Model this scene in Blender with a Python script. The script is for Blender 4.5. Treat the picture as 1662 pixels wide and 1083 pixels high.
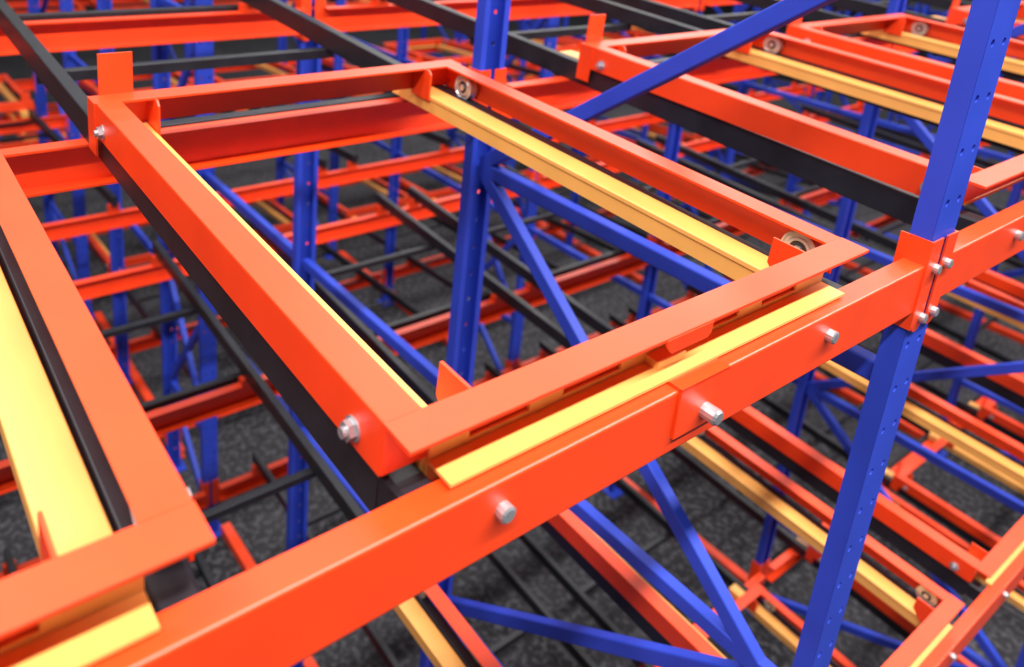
import bpy, math, random
from mathutils import Vector, Matrix

random.seed(7)
for o in list(bpy.data.objects):
    bpy.data.objects.remove(o, do_unlink=True)
scn = bpy.context.scene
COL = scn.collection

# ------------------------------------------------------------------ camera
FPX, PX, PY, IW, IH = 1325.625, 711.5, 192.95, 1662.0, 1083.0
CAM = Vector((-0.4663, -0.58508, 0.72245))
FW = Vector((0.58556873, 0.75289462, -0.30043128))
RT = Vector((0.80114449, -0.59401823, 0.07286866))
UP = Vector((0.12359924, 0.28335847, 0.95101588))
cd = bpy.data.cameras.new('camera')
cam = bpy.data.objects.new('camera', cd)
COL.objects.link(cam)
m = Matrix.Identity(4)
for i in range(3):
    m[i][0], m[i][1], m[i][2], m[i][3] = RT[i], UP[i], -FW[i], CAM[i]
cam.matrix_world = m
cd.sensor_fit = 'HORIZONTAL'
cd.sensor_width = 36.0
cd.lens = FPX / IW * 36.0
cd.shift_x = (IW / 2 - PX) / IW
cd.shift_y = (PY - IH / 2) / IW
cd.clip_start = 0.02
cd.dof.use_dof = True
cd.dof.focus_distance = 1.45
cd.dof.aperture_fstop = 2.6
scn.camera = cam

# ------------------------------------------------------------------ light
scn.view_settings.view_transform = 'Standard'
scn.view_settings.look = 'None'
scn.view_settings.gamma = 1.0
scn.view_settings.use_curve_mapping = False
scn.view_settings.exposure = -0.08
world = bpy.data.worlds.new('warehouse_air')
scn.world = world
world.use_nodes = True
bg = world.node_tree.nodes['Background']
bg.inputs[0].default_value = (0.97, 0.98, 1.0, 1)
bg.inputs[1].default_value = 0.03


def area(name, loc, target, sx, sy, power, color=(1, 1, 1)):
    ld = bpy.data.lights.new(name, 'AREA')
    ld.shape = 'RECTANGLE'
    ld.size, ld.size_y = sx, sy
    ld.energy = power
    ld.color = color
    o = bpy.data.objects.new(name, ld)
    COL.objects.link(o)
    o.location = loc
    o.rotation_euler = (Vector(target) - Vector(loc)).to_track_quat('-Z', 'Y').to_euler()
    return o


WARM = (1.0, 0.97, 0.93)
# unseen strip lamps: aisle row is the key, rows below it added for effect
LAMPS = [(x, -2.3, 5.3, 330) for x in (-3.9, -1.6, 0.7, 3.0, 5.3, 7.6, 9.9, 12.2)]
LAMPS += [(-2.0, 3.4, 5.2, 240), (-3.6, 0.6, 5.2, 400), (-1.6, 6.6, 5.2, 170), (3.0, 3.4, 5.2, 115), (7.6, 3.4, 5.2, 170), (12.2, 3.4, 5.2, 260), (16.8, 3.4, 5.2, 260)]  # added: left ones brighten side faces, the rest put sheen on tops
LAMPS += [(0.8, 6.4, 5.2, 50), (5.4, 6.4, 5.2, 120), (10.0, 6.4, 5.2, 260)]
LAMPS += [(3.0, 9.6, 5.2, 50), (7.6, 9.6, 5.2, 260), (12.2, 9.6, 5.2, 380), (16.8, 9.6, 5.2, 380)]
LAMPS += [(3.0, 14.6, 5.2, 80), (7.6, 14.6, 5.2, 300), (12.2, 14.6, 5.2, 300)]
for lx, ly, lz, pw in LAMPS:
    pw = pw if ly < 0 else pw * 0.66
    area('unseen_lamp', (lx, ly, lz), (lx, ly + 0.01, 0), 2.4, 0.3 if ly < 0 else 0.6, pw, WARM)


# ------------------------------------------------------------------ materials
def paint(name, col, rough=0.38, var=0.10, scale=9.0, spec=0.5, coat=0.0, metal=0.0, bump=0.02):
    mt = bpy.data.materials.new(name)
    mt.use_nodes = True
    nt = mt.node_tree
    b = nt.nodes['Principled BSDF']
    tc = nt.nodes.new('ShaderNodeTexCoord')
    nz = nt.nodes.new('ShaderNodeTexNoise')
    nz.inputs['Scale'].default_value = scale
    nz.inputs['Detail'].default_value = 5
    nt.links.new(tc.outputs['Object'], nz.inputs['Vector'])
    rp = nt.nodes.new('ShaderNodeValToRGB')
    d = [max(0, c * (1 - var)) for c in col]
    l = [min(1, c * (1 + var)) for c in col]
    rp.color_ramp.elements[0].position = 0.3
    rp.color_ramp.elements[1].position = 0.7
    rp.color_ramp.elements[0].color = (*d, 1)
    rp.color_ramp.elements[1].color = (*l, 1)
    nt.links.new(nz.outputs['Fac'], rp.inputs['Fac'])
    nt.links.new(rp.outputs['Color'], b.inputs['Base Color'])
    mr = nt.nodes.new('ShaderNodeMapRange')
    mr.inputs['To Min'].default_value = rough - 0.06
    mr.inputs['To Max'].default_value = rough + 0.08
    nt.links.new(nz.outputs['Fac'], mr.inputs['Value'])
    nt.links.new(mr.outputs['Result'], b.inputs['Roughness'])
    b.inputs['Specular IOR Level'].default_value = spec
    b.inputs['Metallic'].default_value = metal
    b.inputs['Coat Weight'].default_value = coat
    b.inputs['Coat Roughness'].default_value = 0.42
    if bump:
        n2 = nt.nodes.new('ShaderNodeTexNoise')
        n2.inputs['Scale'].default_value = 180
        nt.links.new(tc.outputs['Object'], n2.inputs['Vector'])
        bp = nt.nodes.new('ShaderNodeBump')
        bp.inputs['Strength'].default_value = bump
        bp.inputs['Distance'].default_value = 0.002
        nt.links.new(n2.outputs['Fac'], bp.inputs['Height'])
        nt.links.new(bp.outputs['Normal'], b.inputs['Normal'])
    return mt


ORANGE = paint('orange_paint', (0.92, 0.052, 0.0015), 0.44, 0.06, coat=0.6)
YELLOW = paint('yellow_paint', (0.88, 0.415, 0.100), 0.44, 0.06, coat=0.6)
BLUE = paint('blue_paint', (0.022, 0.055, 0.50), 0.5, 0.10, 6, spec=0.35)
BLACK = paint('black_paint', (0.012, 0.013, 0.018), 0.42, 0.25, 12)
STEEL = paint('zinc_steel', (0.55, 0.56, 0.60), 0.30, 0.12, 40, metal=0.75)
RUBBER = paint('dark_steel', (0.05, 0.05, 0.06), 0.35, 0.2, 30, metal=0.6)


def concrete():
    mt = bpy.data.materials.new('concrete')
    mt.use_nodes = True
    nt = mt.node_tree
    b = nt.nodes['Principled BSDF']
    tc = nt.nodes.new('ShaderNodeTexCoord')
    n1 = nt.nodes.new('ShaderNodeTexNoise')
    n1.inputs['Scale'].default_value = 1.3
    n1.inputs['Detail'].default_value = 8
    nt.links.new(tc.outputs['Object'], n1.inputs['Vector'])
    r = nt.nodes.new('ShaderNodeValToRGB')
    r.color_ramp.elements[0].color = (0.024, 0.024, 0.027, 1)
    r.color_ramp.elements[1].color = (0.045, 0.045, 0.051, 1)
    r.color_ramp.elements[0].position = 0.35
    r.color_ramp.elements[1].position = 0.65
    nt.links.new(n1.outputs['Fac'], r.inputs['Fac'])
    # worn, gritty surface: fine light specks
    n2 = nt.nodes.new('ShaderNodeTexNoise')
    n2.inputs['Scale'].default_value = 22
    n2.inputs['Detail'].default_value = 3
    nt.links.new(tc.outputs['Object'], n2.inputs['Vector'])
    r2 = nt.nodes.new('ShaderNodeValToRGB')
    r2.color_ramp.elements[0].position = 0.48
    r2.color_ramp.elements[1].position = 0.62
    nt.links.new(n2.outputs['Fac'], r2.inputs['Fac'])
    mx = nt.nodes.new('ShaderNodeMixRGB')
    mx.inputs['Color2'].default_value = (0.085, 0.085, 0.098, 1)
    nt.links.new(r2.outputs['Color'], mx.inputs['Fac'])
    nt.links.new(r.outputs['Color'], mx.inputs['Color1'])
    nt.links.new(mx.outputs['Color'], b.inputs['Base Color'])
    b.inputs['Roughness'].default_value = 0.9
    b.inputs['Specular IOR Level'].default_value = 0.15
    return mt


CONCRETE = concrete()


# ------------------------------------------------------------------ mesh helpers
class MB:
    def __init__(self):
        self.v, self.f = [], []

    def box(self, x0, x1, y0, y1, z0, z1, ch=0.0):
        if ch <= 0:
            n = len(self.v)
            self.v += [(x0, y0, z0), (x1, y0, z0), (x1, y1, z0), (x0, y1, z0),
                       (x0, y0, z1), (x1, y0, z1), (x1, y1, z1), (x0, y1, z1)]
            for q in ((0, 3, 2, 1), (4, 5, 6, 7), (0, 1, 5, 4), (1, 2, 6, 5), (2, 3, 7, 6), (3, 0, 4, 7)):
                self.f.append([n + i for i in q])
        else:
            pr = [(x0 + ch, z0), (x1 - ch, z0), (x1, z0 + ch), (x1, z1 - ch), (x1 - ch, z1), (x0 + ch, z1), (x0, z1 - ch), (x0, z0 + ch)]
            self.extr([(Vector((a, y0, b)), Vector((a, y1, b))) for a, b in pr], flip=True)
        return self

    def extr(self, pairs, flip=False):
        n = len(self.v)
        k = len(pairs)
        for a, b in pairs:
            self.v += [tuple(a), tuple(b)]
        for i in range(k):
            j = (i + 1) % k
            q = [n + 2 * i, n + 2 * j, n + 2 * j + 1, n + 2 * i + 1]
            self.f.append(q[::-1] if flip else q)
        c0 = [n + 2 * i for i in range(k)]
        c1 = [n + 2 * i + 1 for i in range(k)]
        self.f.append(c0 if flip else c0[::-1])
        self.f.append(c1[::-1] if flip else c1)
        return self

    def prof(self, pts, p, q, a_axis, b_axis):
        """extrude closed 2D profile pts (a,b) from point p to q, a/b axes as vectors"""
        p, q, a_axis, b_axis = Vector(p), Vector(q), Vector(a_axis), Vector(b_axis)
        self.extr([(p + a_axis * a + b_axis * b, q + a_axis * a + b_axis * b) for a, b in pts])
        return self

    def cyl(self, c, axis, r, h, n=16, r2=None):
        c, axis = Vector(c), Vector(axis).normalized()
        t = Vector((0, 0, 1)) if abs(axis.z) < 0.9 else Vector((1, 0, 0))
        u = axis.cross(t).normalized()
        w = axis.cross(u)
        r2 = r if r2 is None else r2
        pr = []
        for i in range(n):
            a = 2 * math.pi * i / n
            d = u * math.cos(a) + w * math.sin(a)
            pr.append((c + d * r, c + axis * h + d * r2))
        self.extr(pr)
        return self

    def lathe(self, c, axis, prof, n=24):
        """prof: list of (dist along axis, radius), closed ring of profile"""
        c, axis = Vector(c), Vector(axis).normalized()
        t = Vector((0, 0, 1)) if abs(axis.z) < 0.9 else Vector((1, 0, 0))
        u = axis.cross(t).normalized()
        w = axis.cross(u)
        n0 = len(self.v)
        k = len(prof)
        for i in range(n):
            a = 2 * math.pi * i / n
            d = u * math.cos(a) + w * math.sin(a)
            for s, r in prof:
                self.v.append(tuple(c + axis * s + d * r))
        for i in range(n):
            j = (i + 1) % n
            for q in range(k):
                e = (q + 1) % k
                self.f.append([n0 + i * k + q, n0 + j * k + q, n0 + j * k + e, n0 + i * k + e])
        return self

    def mesh(self, name, mat, smooth=False):
        me = bpy.data.meshes.new(name)
        me.from_pydata([tuple(v) for v in self.v], [], self.f)
        me.validate()
        import bmesh
        bm = bmesh.new()
        bm.from_mesh(me)
        bmesh.ops.recalc_face_normals(bm, faces=bm.faces)
        bm.to_mesh(me)
        bm.free()
        me.materials.append(mat)
        if smooth:
            me.polygons.foreach_set('use_smooth', [True] * len(me.polygons))
            try:
                me.set_sharp_from_angle(angle=math.radians(35))
            except Exception:
                pass
        return me


def arc(cx, cy, r, a0, a1, n=4):
    return [(cx + r * math.cos(math.radians(a0 + (a1 - a0) * i / n)), cy + r * math.sin(math.radians(a0 + (a1 - a0) * i / n))) for i in range(n + 1)]


def c_prof(w, h, t, r=0.006):
    """web on a=0, flanges to a=w, b 0..-h"""
    return ([(w, 0)] + arc(r, -r, r, 90, 180) + arc(r, -h + r, r, 180, 270) +
            [(w, -h), (w, -h + t), (t, -h + t), (t, -t), (w, -t)])


def l_prof(w, h, t, r=0.005):
    return [(w, 0)] + arc(r, -r, r, 90, 180) + [(0, -h), (t, -h), (t, -t), (w, -t)]


def tube_prof(a0, a1, b0, b1, r=0.005):
    return (arc(a1 - r, b1 - r, r, 0, 90, 3) + arc(a0 + r, b1 - r, r, 90, 180, 3) +
            arc(a0 + r, b0 + r, r, 180, 270, 3) + arc(a1 - r, b0 + r, r, 270, 360, 3))


X, Y, Z = Vector((1, 0, 0)), Vector((0, 1, 0)), Vector((0, 0, 1))


def obj(name, me, parent=None, loc=(0, 0, 0), rot=None):
    o = bpy.data.objects.new(name, me)
    COL.objects.link(o)
    o.location = loc
    if rot:
        o.rotation_euler = rot
    if parent:
        o.parent = parent
    return o


def thing(name, label, cat, loc, rot=(0, 0, 0), group=None):
    o = obj(name, None, None, loc, rot)
    o.empty_display_size = 0.1
    o['label'] = label
    o['category'] = cat
    o['kind'] = 'thing'
    if group:
        o['group'] = group
    return o


# ------------------------------------------------------------------ layout numbers (metres)
PITCH = 2.9446                      # bay width, post centre to post centre
COLX = 1.346                        # centre of the near blue post
PW, PD = 0.110, 0.044               # post section
LEVELS = [0.0, -1.8993, -3.7986]
LEVEL_NAME = ['top', 'middle', 'lowest']
FLOOR = -4.14
POST_TOP = 1.30
ROWS = [0.003, 1.466, 2.7556, 4.0913]
MIR = 9.012                         # second rack: y -> MIR - y
OFF = 12.4                          # third rack across the far aisle: y -> y + OFF
RACKNAME = ['near', 'far', 'third']
SLOPE, RSLOPE = 0.045, 0.057
CW, CD = 1.05, 1.317                # cart size
LANES = [-1.278, 0.0]               # cart left edge in the near bay
CART_Y, CART_Z = 0.0189, 0.0865


def project(p):
    v = Vector(p) - CAM
    z = v.dot(FW)
    if z < 0.05:
        return None
    return PX + FPX * v.dot(RT) / z, PY - FPX * v.dot(UP) / z


def in_view(x0, x1, y0, y1, z0, z1, margin=160, samples=9):
    """does the photograph see any point of this box (with a margin)?"""
    for i in range(samples):
        for j in range(samples):
            for q in range(1 + (8 if z1 - z0 > 1 else 1)):
                zz = z0 + (z1 - z0) * q / (8 if z1 - z0 > 1 else 1)
                p = project((x0 + (x1 - x0) * i / (samples - 1), y0 + (y1 - y0) * j / (samples - 1), zz))
                if p and -margin < p[0] < IW + margin and -margin < p[1] < IH + margin:
                    return True
    return False


# ------------------------------------------------------------------ floor
fm = MB()
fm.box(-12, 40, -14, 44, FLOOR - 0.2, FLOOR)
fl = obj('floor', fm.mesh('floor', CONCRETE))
fl['kind'] = 'structure'
fl['label'] = 'light grey concrete warehouse floor far below the racks'


WALL = paint('wall_panel', (0.42, 0.43, 0.45), 0.6, 0.05, 2)
for nm, bx, lab in (('wall_left', (-12.2, -12, -14, 44, FLOOR, 4), 'pale grey panel wall left of the racks, out of view'),
                    ('wall_right', (40, 40.2, -14, 44, FLOOR, 4), 'pale grey panel wall right of the racks, out of view'),
                    ('wall_front', (-12, 40, -14.2, -14, FLOOR, 4), 'pale grey panel wall behind the camera'),
                    ('wall_back', (-12, 40, 44, 44.2, FLOOR, 4), 'pale grey panel wall beyond the racks')):
    w = obj(nm, MB().box(*bx).mesh(nm, WALL))
    w['kind'], w['label'] = 'structure', lab


# ------------------------------------------------------------------ shared small meshes
def bolt_mesh(r, h, axis, name, washer=0.0):
    b = MB()
    ax = Vector(axis)
    if washer:
        b.cyl((0, 0, 0), ax, washer, 0.0025, 20)
    b.cyl(ax * 0.0, ax, r, h * 0.85, 12)
    b.cyl(ax * h * 0.85, ax, r, h * 0.15, 12, r * 0.75)
    return b.mesh(name, STEEL)


def nut_mesh(r, axis, name):
    b = MB()
    ax = Vector(axis)
    b.cyl((0, 0, 0), ax, r * 1.25, 0.0025, 20)
    b.cyl(ax * 0.0025, ax, r, 0.010, 6)
    b.cyl(ax * 0.0125, ax, r * 0.55, 0.006, 12)
    return b.mesh(name, STEEL)


BOLT_FRONT = bolt_mesh(0.0125, 0.015, (0, -1, 0), 'bolt')
BOLT_CONN = bolt_mesh(0.0110, 0.012, (0, -1, 0), 'bolt')
BOLT_BIG = bolt_mesh(0.0135, 0.028, (0, -1, 0), 'bolt')
BOLT_SIDE_L = nut_mesh(0.014, (-1, 0, 0), 'bolt')
BOLT_SIDE_R = nut_mesh(0.014, (1, 0, 0), 'bolt')
b = MB()
b.lathe((-0.013, 0, 0), X, [(0, 0.019), (0, 0.0245), (0.003, 0.0265), (0.003, 0.032), (0, 0.034), (0.0, 0.038), (0.026, 0.038), (0.026, 0.019)], 28)
WHEEL = b.mesh('wheel', STEEL, True)
b = MB()
b.cyl((-0.011, 0, 0), X, 0.0245, 0.022, 20)
WHEEL_SEAL = b.mesh('bearing_seal', RUBBER)
b = MB()
b.cyl((-0.017, 0, 0), X, 0.010, 0.034, 6)
WHEEL_HUB = b.mesh('axle_nut', STEEL)


# ------------------------------------------------------------------ posts and frames
def post_mesh(height):
    """channel post, open to the back, front web with two columns of round holes; base at z=0"""
    t = 0.004
    b = MB()
    rows = int(height / 0.11)
    mod = height / rows
    hw = PW / 2
    r = 0.0085
    for iz in range(rows):
        for ix in range(2):
            x0 = -hw + ix * hw
            x1 = x0 + hw
            z0 = iz * mod
            z1 = z0 + mod
            cx, cz = (x0 + x1) / 2, (z0 + z1) / 2
            n = len(b.v)
            for yy in (0.0, t):
                b.v += [(x1, yy, z1), (x0, yy, z1), (x0, yy, z0), (x1, yy, z0)]
                for k in range(8):
                    a = math.radians(22.5 + 45 * k)
                    b.v.append((cx + r * math.cos(a), yy, cz + r * math.sin(a)))
            for s in (0, 12):
                for k in range(4):
                    o0, o1, o2 = n + s + 4 + 2 * k, n + s + 4 + (2 * k + 1) % 8, n + s + 4 + (2 * k + 2) % 8
                    c0, c1 = n + s + k, n + s + (k + 1) % 4
                    b.f.append([c0, o1, o0])
                    b.f.append([c0, c1, o2, o1])
            for k in range(8):
                b.f.append([n + 4 + k, n + 4 + (k + 1) % 8, n + 16 + (k + 1) % 8, n + 16 + k])
    for x0, x1 in ((-hw, -hw + t), (hw - t, hw)):
        b.box(x0, x1, 0.0006, PD, 0, height)
    for x0, x1 in ((-hw + t, -hw + 0.022), (hw - 0.022, hw - t)):
        b.box(x0, x1, PD - t, PD, 0, height)
    return b.mesh('post', BLUE)


POST = post_mesh(POST_TOP - FLOOR)
b = MB()
b.box(-0.09, 0.09, -0.05, 0.10, 0, 0.012)
FOOT = b.mesh('foot_plate', BLUE)


def strut(p, q, name, w=0.052, h=0.036):
    """channel strut between two points of a frame's own y-z plane; flat side towards -x"""
    p, q = Vector(p), Vector(q)
    d = (q - p).normalized()
    n = d.cross(X).normalized()
    if n.z < 0:
        n = -n
    b = MB()
    pts = [(a - h / 2, bb + w / 2) for a, bb in c_prof(h, w, 0.004, 0.006)]
    b.prof(pts, p, q, X, n)
    return b.mesh(name, BLUE)


F0 = -FLOOR    # local z of beam level 0 above the floor


def frame_parts(depth, hz, zig):
    parts = []
    for z in hz:
        parts.append(('horizontal_brace', strut((0, PD, z + F0), (0, depth, z + F0), 'horizontal_brace')))
    for (ya, za), (yb, zb) in zig:
        parts.append(('diagonal_brace', strut((0, ya, za + F0), (0, yb, zb + F0), 'diagonal_brace')))
    return parts


HZ = [0.75, -0.305, -1.295, -2.315, -3.35]
D1 = ROWS[1] - ROWS[0]
FRONT_FRAME = frame_parts(D1, HZ, [((D1 - .01, -0.285), (0.03, 0.745)), ((D1 - .01, -0.315), (0.05, -1.37)),
                                   ((0.06, -1.28), (D1 - .01, -2.305)), ((D1 - .01, -2.33), (0.05, -3.33)),
                                   ((0.05, -3.38), (D1 - .01, -4.02))])
D3 = (MIR - ROWS[3] - PD) - ROWS[3]
BACK_FRAME = frame_parts(D3, [0.70, -0.30, -1.30, -2.30, -3.30],
                         [((PD, -.33), (D3, -1.27)), ((D3, -1.33), (PD, -2.27)), ((PD, -2.33), (D3, -3.27)), ((D3, -3.33), (PD, -4.0)),
                          ((D3, -2.33), (PD, -3.27))])
COLNAME = {-1: 'left of the near bay', 0: 'at the near corner', 1: 'second along to the right', 2: 'third along to the right',
           3: 'fourth along to the right', 4: 'fifth along to the right', 5: 'sixth along to the right'}


def frame(k, rack, kind):
    xc = COLX + k * PITCH
    if kind == 'front':
        depth, parts = D1, FRONT_FRAME
        y = (ROWS[0], MIR - ROWS[0], ROWS[0] + OFF)[rack]
    else:
        depth, parts = D3, BACK_FRAME
        y = ROWS[3]
    ya, yb = (y, y + depth + PD) if rack != 1 else (y - depth - PD, y)
    if not in_view(xc - .06, xc + .06, ya, yb, FLOOR, POST_TOP if ya < 4 else -.2, 160 if rack < 2 else 0):
        return
    where = {'front': ('aisle side of near rack', 'far side of far rack', 'front of third rack')[rack],
             'back': 'between the two racks'}[kind]
    lab = 'blue braced upright frame, %s, %s' % (where, COLNAME[k])
    if kind == 'front' and rack == 0 and k == 0:
        lab = 'tall blue upright frame nearest the camera, front post bolted to the orange beam'
    t = thing('rack_upright', lab, 'rack frame', (xc, y, FLOOR), (0, 0, math.pi if rack == 1 else 0), 'blue upright frames')
    obj('post', POST, t)
    obj('post', POST, t, (0, depth + PD, 0), (0, 0, math.pi))
    obj('foot_plate', FOOT, t)
    obj('foot_plate', FOOT, t, (0, depth, 0))
    for n, me in parts:
        obj(n, me, t)


SPACER1 = {}


def single_post(k, rack):
    xc = COLX + k * PITCH
    y = ROWS[2] if rack == 0 else MIR - ROWS[2]
    if not in_view(xc - .06, xc + .06, y - .05, y + .05, FLOOR, POST_TOP if rack == 0 else -.2):
        return
    lab = 'single blue post midway into the %s rack, %s' % (('near', 'far')[rack], COLNAME[k])
    t = thing('upright_post', lab, 'rack post', (xc, y, FLOOR), (0, 0, 0 if rack == 0 else math.pi), 'single blue posts')
    if rack == 0:
        obj('post', POST, t, (0, PD, 0), (0, 0, math.pi))
    else:
        obj('post', POST, t)
    obj('foot_plate', FOOT, t)


TIE_A = strut((0, 0, 0), (0, ROWS[2] - ROWS[1] - PD, 0), 'row_tie')
TIE_B = strut((0, 0, 0), (0, ROWS[3] - ROWS[2] - PD, 0), 'row_tie')
TIE_Z = [-1.285, -2.315]
TIE_NAME = ['upper', 'lower']


def ties(k, rack):
    xc = COLX + k * PITCH
    for i, z in enumerate(TIE_Z):
        for s, me in ((1, TIE_A), (2, TIE_B)):
            y0, y1 = ROWS[s] + PD, ROWS[s + 1]
            if rack == 1:
                y0, y1 = MIR - y0, MIR - y1
            if not in_view(xc - .03, xc + .03, min(y0, y1), max(y0, y1), z - .05, z + .05, 60):
                continue
            lab = 'blue %s tie joining %s posts deep in the %s rack, %s' % (
                TIE_NAME[i], ('front-half', 'rear-half')[s - 1], ('near', 'far')[rack], COLNAME[k])
            o = obj('row_tie', me, None, (xc, y0, z), (0, 0, 0 if rack == 0 else math.pi))
            o['label'], o['category'], o['group'], o['kind'] = lab, 'brace', 'blue ties between posts', 'thing'


b = MB()
b.prof(c_prof(0.07, 0.075, 0.006, 0.004), (0.03, 0, 0.075), (0.03, ROWS[3] - ROWS[1] - 0.14, 0.075), X, Z)
FLOOR_CH = b.mesh('floor_channel', ORANGE)


def floor_channel(k, rack):
    xc = COLX + k * PITCH
    y0, y1 = ROWS[1] + 0.11, ROWS[3] - 0.05
    if rack == 1:
        y0, y1 = MIR - y1, MIR - y0
    if not in_view(xc, xc + .1, y0, y1, FLOOR, FLOOR + .1, 0):
        return
    o = obj('floor_channel', FLOOR_CH, None, (xc + 0.03, y0, FLOOR))
    o['label'] = 'orange floor channel along the posts of the %s rack, %s' % (('near', 'far')[rack], COLNAME[k])
    o['category'], o['group'], o['kind'] = 'floor channel', 'orange floor channels', 'thing'


# ------------------------------------------------------------------ beams
BL = PITCH - PW                      # clear length between posts
BH = 0.1124
b = MB()
b.prof(c_prof(0.0442, BH, 0.005, 0.005), (0, 0, 0), (BL, 0, 0), Y, Z)
BEAM_FRONT = b.mesh('beam_channel', ORANGE)
b = MB()
b.prof([(0.050 - a, z) for a, z in c_prof(0.050, 0.115, 0.006, 0.004)], (0, 0, 0), (BL, 0, 0), Y, Z)
BEAM_BACK = b.mesh('beam_channel', ORANGE)
b = MB()
b.prof(c_prof(0.050, 0.115, 0.006, 0.004), (0, 0, 0), (BL, 0, 0), Y, Z)
BEAM_FAR = b.mesh('beam_channel', ORANGE)


def connector(side):
    """front plate over half the post and an angle leg along the post's side; origin at beam end"""
    s = 1 if side == 'right' else -1
    b = MB()
    x0, x1 = (0, 0.045) if s > 0 else (-0.045, 0)
    # front plate, lower corner rounded
    pts = [(x0, 0.055), (x1, 0.055), (x1, -0.150), (x0, -0.150)]
    low = arc((x0 + x1) / 2, -0.138, 0.0225, 180, 360, 6)
    pts = [(x1, 0.055), (x0, 0.055)] + [(a, z) for a, z in low]
    b.extr([(Vector((a, -0.004, z)), Vector((a, 0.0, z))) for a, z in pts])
    xl = (-0.005, 0.0) if s > 0 else (0.0, 0.005)
    b.box(xl[0], xl[1], -0.004, 0.062, -0.150, 0.055)
    return b.mesh('end_connector', ORANGE)


CONN = {s: connector(s) for s in ('left', 'right')}
b = MB()
b.box(-0.058, 0.062, -0.005, -0.0005, -0.083, 0.004)
b.box(-0.058, 0.062, -0.005, 0.020, 0.0005, 0.005)
STOP_PLATE = b.mesh('stop_plate', ORANGE)
BAYNAME = {0: 'the near bay', 1: 'the second bay', 2: 'the third bay', 3: 'the fourth bay', 4: 'the fifth bay', 5: 'the sixth bay'}
ROWNAME = ['front', 'second-row', 'third-row', 'rear']
BEAM_DZ = [0.0, 0.0, 0.037, 0.085]


def beam(bay, row, lev, rack):
    xa = COLX + (bay - 1) * PITCH + PW / 2
    z = LEVELS[lev] + BEAM_DZ[row]
    y = (0.0 if row == 0 else ROWS[row] - 0.053)
    if rack == 2:
        y += OFF
    if rack != 1:
        loc, rz, yy = (xa, y, z), 0, (y, y + .05)
    else:
        loc, rz, yy = (xa + BL, MIR - y, z), math.pi, (MIR - y - .05, MIR - y)
    if not in_view(xa, xa + BL, yy[0], yy[1], z - .115, z, 60, 25):
        return
    lab = 'orange %s load beam, %s level, %s of the %s rack' % (ROWNAME[row], LEVEL_NAME[lev], BAYNAME[bay], RACKNAME[rack])
    if rack == 0 and row == 0 and lev == 0 and bay == 0:
        lab = 'large orange front beam crossing the foreground with bolts and a stop plate'
    if rack == 0 and row == 0 and lev == 0 and bay == 1:
        lab = 'orange front beam continuing right of the near blue post, top level'
    t = thing('load_beam', lab, 'beam', loc, (0, 0, rz), 'orange load beams')
    obj('beam_channel', BEAM_FRONT if row == 0 else (BEAM_FAR if rack == 1 else BEAM_BACK), t)
    obj('end_connector', CONN['left'], t, (0, 0.0 if row == 0 else 0.050, 0))
    obj('end_connector', CONN['right'], t, (BL, 0.0 if row == 0 else 0.050, 0))
    if row == 0:
        for x in LANES:
            xl = x + PITCH * 1 - COLX - PW / 2
            for dx in (0.137, 0.922):
                obj('bolt', BOLT_FRONT, t, (xl + dx, 0, -0.045))
            obj('stop_plate', STOP_PLATE, t, (xl + 0.537, 0, 0))
            obj('bolt', BOLT_BIG, t, (xl + 0.548, -0.005, -0.055))
        for x, zz in ((-0.022, -0.012), (-0.022, -0.128), (BL + 0.034, -0.012), (BL + 0.034, -0.128)):
            obj('bolt', BOLT_CONN, t, (x, -0.004, zz))


# ------------------------------------------------------------------ lane tracks (black rails)
RAIL_LEN = 4.03
RH = 0.075
b = MB()
b.prof(tube_prof(0, 0.038, -RH, 0, 0.004), (0, 0, 0), (0, RAIL_LEN, 0), X, Z)
RAIL = b.mesh('rail', BLACK)
RX = (0.012, 0.998)
b = MB()
b.prof(l_prof(0.035, 0.034, 0.004, 0.003), (RX[0] + 0.004, 0, 0), (RX[1] + 0.034, 0, 0), Y, Z)
TIE = b.mesh('cross_tie', BLACK)
b = MB()
b.box(0, 0.050, 0, 0.050, -0.062, 0.004, 0.006)
END_STOP = b.mesh('end_stop', BLACK)
SADDLES = {}
for r in (2, 3):
    hh = (-0.083 + RSLOPE * (ROWS[r] - 0.03)) - BEAM_DZ[r]
    b = MB()
    b.box(-0.02, 0.054, -0.022, 0.022, 0, hh)
    SADDLES[r] = (b.mesh('saddle_bracket', ORANGE), hh)


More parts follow.
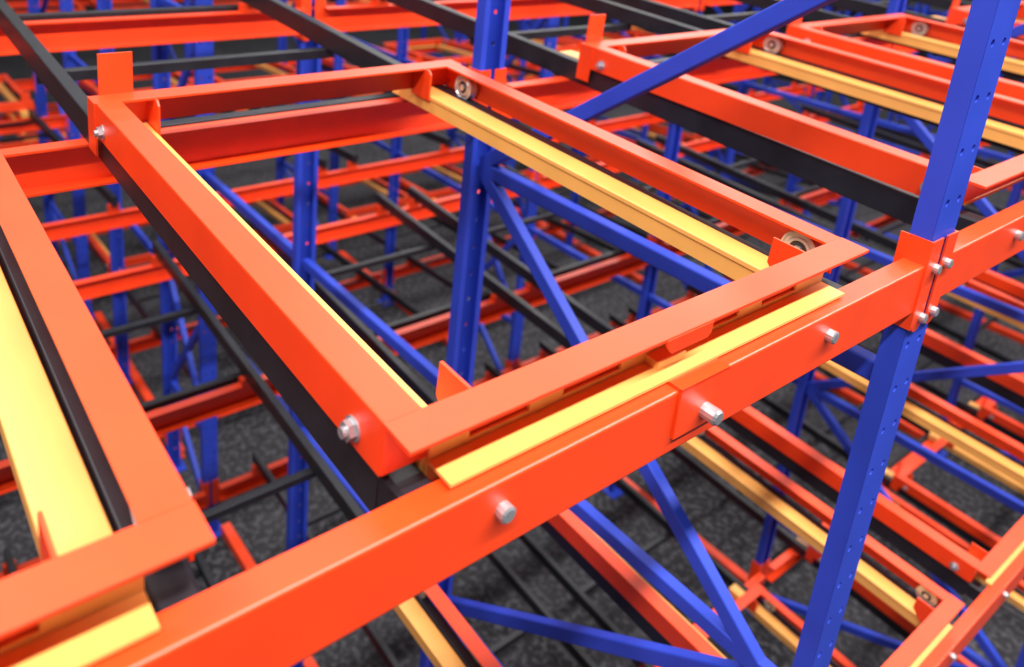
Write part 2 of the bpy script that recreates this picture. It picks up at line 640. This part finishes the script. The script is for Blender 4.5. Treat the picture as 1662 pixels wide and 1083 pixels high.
def track(bay, lane, lev, rack):
    x0 = LANES[lane] + bay * PITCH
    zl = LEVELS[lev]
    if rack == 0:
        P = lambda x, y, z: (x0 + x, y, zl + z)
        y0, y1, xa, xb = 0.05, 4.1, x0, x0 + CW
    else:
        xb = 2 * COLX - x0
        xa = xb - CW
        P = lambda x, y, z: (xb - x, MIR - y, zl + z)
        y0, y1 = MIR - 4.1, MIR - .05
    if not in_view(xa, xb, y0, y1, zl, zl + .2, 60, 17):
        return
    lab = 'black rail track of the %s lane, %s level, %s of the %s rack' % (('left', 'right')[lane if rack == 0 else 1 - lane],
                                                                          LEVEL_NAME[lev], BAYNAME[bay if rack == 0 else 1 - bay + 0], ('near', 'far')[rack])
    t = thing('rail_track', lab, 'rail track', P(0, 0, 0), (0, 0, 0 if rack == 0 else math.pi), 'black rail tracks')
    tilt = (math.atan(RSLOPE), 0, 0)
    zt = lambda y: -0.008 + RSLOPE * y
    for rx in RX:
        obj('rail', RAIL, t, (rx, 0.0958, zt(0.0958)), tilt)
        obj('end_stop', END_STOP, t, (rx, 0.0455, zt(0.05)))
        for r in (2, 3):
            me, hh = SADDLES[r]
            obj('saddle_bracket', me, t, (rx, ROWS[r] - 0.03, BEAM_DZ[r]))
    for y in (1.475, 2.0, 2.775, 3.4):
        obj('cross_tie', TIE, t, (0, y, zt(y) - RH + 0.001 - (0.022 if y == 2.775 else 0)))


# ------------------------------------------------------------------ carts
def orange_cart_meshes():
    M = {}
    for side in ('left', 'right'):
        b = MB()
        pr = l_prof(0.055, 0.080, 0.005, 0.004)
        x = 0 if side == 'left' else CW
        b.prof(pr if side == 'left' else pr, (x, 0.0555, 0), (x, CD - 0.0615, 0), X if side == 'left' else -X, Z)
        # web runs on to the back corner under the back flange, with a deep end plate
        xs = (0, 0.005) if side == 'left' else (CW - 0.005, CW)
        b.box(xs[0], xs[1], CD - 0.0615, CD - 0.0055, -0.080, -0.0055)
        M['side_' + side] = b.mesh('side_member', ORANGE)
        b = MB()
        xs = (-0.005, -0.0002) if side == 'left' else (CW + 0.0002, CW + 0.005)
        b.box(xs[0], xs[1], CD - 0.058, CD, -0.128, 0.0)
        M['leg_' + side] = b.mesh('corner_plate', ORANGE)
    b = MB()
    b.prof([(y, z) for y, z in [(0, -0.006), (0, -0.001), (0.001, 0), (0.055, 0), (0.055, -0.006)]], (0, 0, 0), (CW, 0, 0), Y, Z)
    b.box(0, CW - 0.075, 0.0502, 0.055, -0.075, -0.0055)
    M['front'] = b.mesh('front_member', ORANGE)
    b = MB()
    b.prof([(0.456, -0.004), (0.566, -0.004), (0.566, -0.024), (0.558, -0.030), (0.472, -0.030), (0.456, -0.012)], (0, -0.0015, 0), (0, 0.0035, 0), X, Z)
    M['tab'] = b.mesh('hook_tab', ORANGE)
    b = MB()
    b.prof([(CD - y, z) for y, z in l_prof(0.061, 0.078, 0.005, 0.003)], (0, 0, 0), (CW, 0, 0), Y, Z)
    M['back'] = b.mesh('back_member', ORANGE)
    b = MB()
    b.box(0.022, 0.100, CD + 0.0002, CD + 0.006, -0.05, 0.098)
    M['stop'] = b.mesh('back_stop', ORANGE)
    b = MB()
    b.extr([(Vector((-0.0025, y, z)), Vector((0.0025, y, z))) for y, z in [(0.0555, 0.0), (0.118, 0.0), (0.118, -0.052), (0.085, -0.088), (0.0555, -0.088)]])
    M['br_front'] = b.mesh('wheel_bracket', ORANGE)
    b = MB()
    b.extr([(Vector((-0.0025, y, z)), Vector((0.0025, y, z))) for y, z in [(1.226, -0.012), (1.238, -0.0), (CD - 0.0055, -0.0055), (CD - 0.0055, -0.09), (1.226, -0.09)]])
    M['br_back'] = b.mesh('wheel_bracket', ORANGE)
    return M


OM = orange_cart_meshes()


def yellow_cart_meshes():
    M = {}
    zt = -0.077
    for side, x in (('left', 0.06), ('right', CW - 0.06 - 0.067)):
        b = MB()
        xq = x + 0.067
        pts = arc(xq - 0.003, zt - 0.003, 0.003, 0, 90, 3) + arc(x + 0.003, zt - 0.003, 0.003, 90, 180, 3) + [(x, zt - 0.011), (x + 0.003, zt - 0.011), (x + 0.003, zt - 0.050), (xq - 0.003, zt - 0.050), (xq - 0.003, zt - 0.011), (xq, zt - 0.011)]
        b.prof(pts, (0, 0.0495, 0), (0, CD + 0.110, 0), X, Z)
        M['side_' + side] = b.mesh('side_member', YELLOW)
    b = MB()
    xa, xb = 0.066, CW - 0.055
    b.box(xa, xb, -0.002, 0.0445, zt - 0.005, zt)
    M['front'] = b.mesh('front_lip', YELLOW)
    # slotted web behind the lip
    b = MB()
    z0, z1, s0, s1 = zt - 0.034, zt + 0.034, zt + 0.008, zt + 0.026
    ya, yb = 0.0447, 0.0492
    b.box(xa, xb, ya, yb, z0, s0)
    b.box(xa, xb, ya, yb, s1, z1)
    edges = [xa, 0.130, 0.235, 0.300, 0.420, 0.600, 0.720, 0.790, 0.900, xb]
    for i in range(0, len(edges) - 1, 2):
        b.box(edges[i], edges[i + 1], ya, yb, s0, s1)
    M['web'] = b.mesh('slotted_web', YELLOW)
    b = MB()
    b.box(0.478, 0.545, 0.020, 0.0444, zt + 0.0003, zt + 0.014)
    M['hook'] = b.mesh('hook_block', YELLOW)
    return M


YM = yellow_cart_meshes()
CART_SHIFT = {(1, 0, 0, 0): 0.03}
NEAR = {(0, 1, 0, 0): 'at the centre of the picture, framing the view down',
        (0, 0, 0, 0): 'cut off by the left edge of the picture, top level',
        (1, 0, 0, 0): 'behind the near blue post, top level, crossed by a blue diagonal'}


def carts(bay, lane, lev, rack):
    x0 = LANES[lane] + bay * PITCH
    zl = LEVELS[lev] + CART_Z
    sh = CART_SHIFT.get((bay, lane, lev, rack), random.uniform(0, 0.02) if (lev or bay > 1 or rack) else 0)
    y = CART_Y + sh
    if rack == 2:
        y += OFF
    if rack != 1:
        loc, rz, xa, xb, ya, yb = (x0, y, zl + sh * SLOPE), 0, x0, x0 + CW, y, y + CD
    else:
        xb = 2 * COLX - x0
        xa = xb - CW
        loc, rz, ya, yb = (xb, MIR - y, zl), math.pi, MIR - y - CD, MIR - y
    if not in_view(xa, xb, ya, yb, zl - .1, zl, 120):
        return
    rot = (math.atan(SLOPE), 0, rz)
    ln = ('left', 'right')[1 - lane if rack == 1 else lane]
    bn = BAYNAME[1 - bay if rack == 1 else bay]
    where = NEAR.get((bay, lane, lev, rack), 'in the %s lane, %s level, %s of the %s rack' % (ln, LEVEL_NAME[lev], bn, RACKNAME[rack]))
    t = thing('push_back_cart', 'orange cart frame ' + where, 'cart', loc, rot, 'orange push-back carts')
    obj('side_member', OM['side_left'], t)
    obj('side_member', OM['side_right'], t)
    obj('front_member', OM['front'], t)
    obj('hook_tab', OM['tab'], t)
    obj('back_member', OM['back'], t)
    obj('back_stop', OM['stop'], t)
    obj('corner_plate', OM['leg_left'], t)
    obj('corner_plate', OM['leg_right'], t)
    for bx in (0.131, CW - 0.131):
        obj('wheel_bracket', OM['br_front'], t, (bx, 0, 0))
        obj('wheel_bracket', OM['br_back'], t, (bx, 0, 0))
    for wx in (0.026, CW - 0.026):
        for wy in (0.112, 1.190):
            w = obj('wheel', WHEEL, t, (wx, wy, -0.047))
            obj('bearing_seal', WHEEL_SEAL, w)
            obj('axle_nut', WHEEL_HUB, w)
    for wy in (0.118, 1.215):
        obj('axle_bolt', BOLT_SIDE_L, t, (0, wy, -0.054))
        obj('axle_bolt', BOLT_SIDE_R, t, (CW, wy, -0.054))
    ywhere = where.replace('at the centre of the picture, framing the view down', 'nested under the orange cart at the picture centre')
    yloc = (loc[0], loc[1] + (0.05 if (bay, lane, lev, rack) == (1, 0, 0, 0) else 0), loc[2])
    t = thing('push_back_cart', 'yellow cart frame ' + ywhere, 'cart', yloc, rot, 'yellow push-back carts')
    obj('side_member', YM['side_left'], t)
    obj('side_member', YM['side_right'], t)
    obj('front_lip', YM['front'], t)
    obj('slotted_web', YM['web'], t)
    obj('hook_block', YM['hook'], t)


# ------------------------------------------------------------------ assemble the racks
for k in range(0, 6):
    frame(k, 0, 'front')
    frame(k, 0, 'back')
    frame(k, 1, 'front')
    for rack in (0, 1):
        single_post(k, rack)
        ties(k, rack)
        floor_channel(k, rack)
for rack in (0, 1):
    for bay in range(0, 5):
        for lev in range(3):
            for row in range(4):
                beam(bay, row, lev, rack)
for lev in range(3):
    for lane in (0, 1):
        for bay in range(0, 5):
            carts(bay, lane, lev, 0)
            track(bay, lane, lev, 0)
        for bay in range(1, -4, -1):
            carts(bay, lane, lev, 1)
            track(bay, lane, lev, 1)
for k in range(0, 5):
    frame(k, 2, 'front')
for lev in (1, 2):
    for bay in range(1, 5):
        beam(bay, 0, lev, 2)
        beam(bay, 1, lev, 2)
        for lane in (0, 1):
            carts(bay, lane, lev, 2)
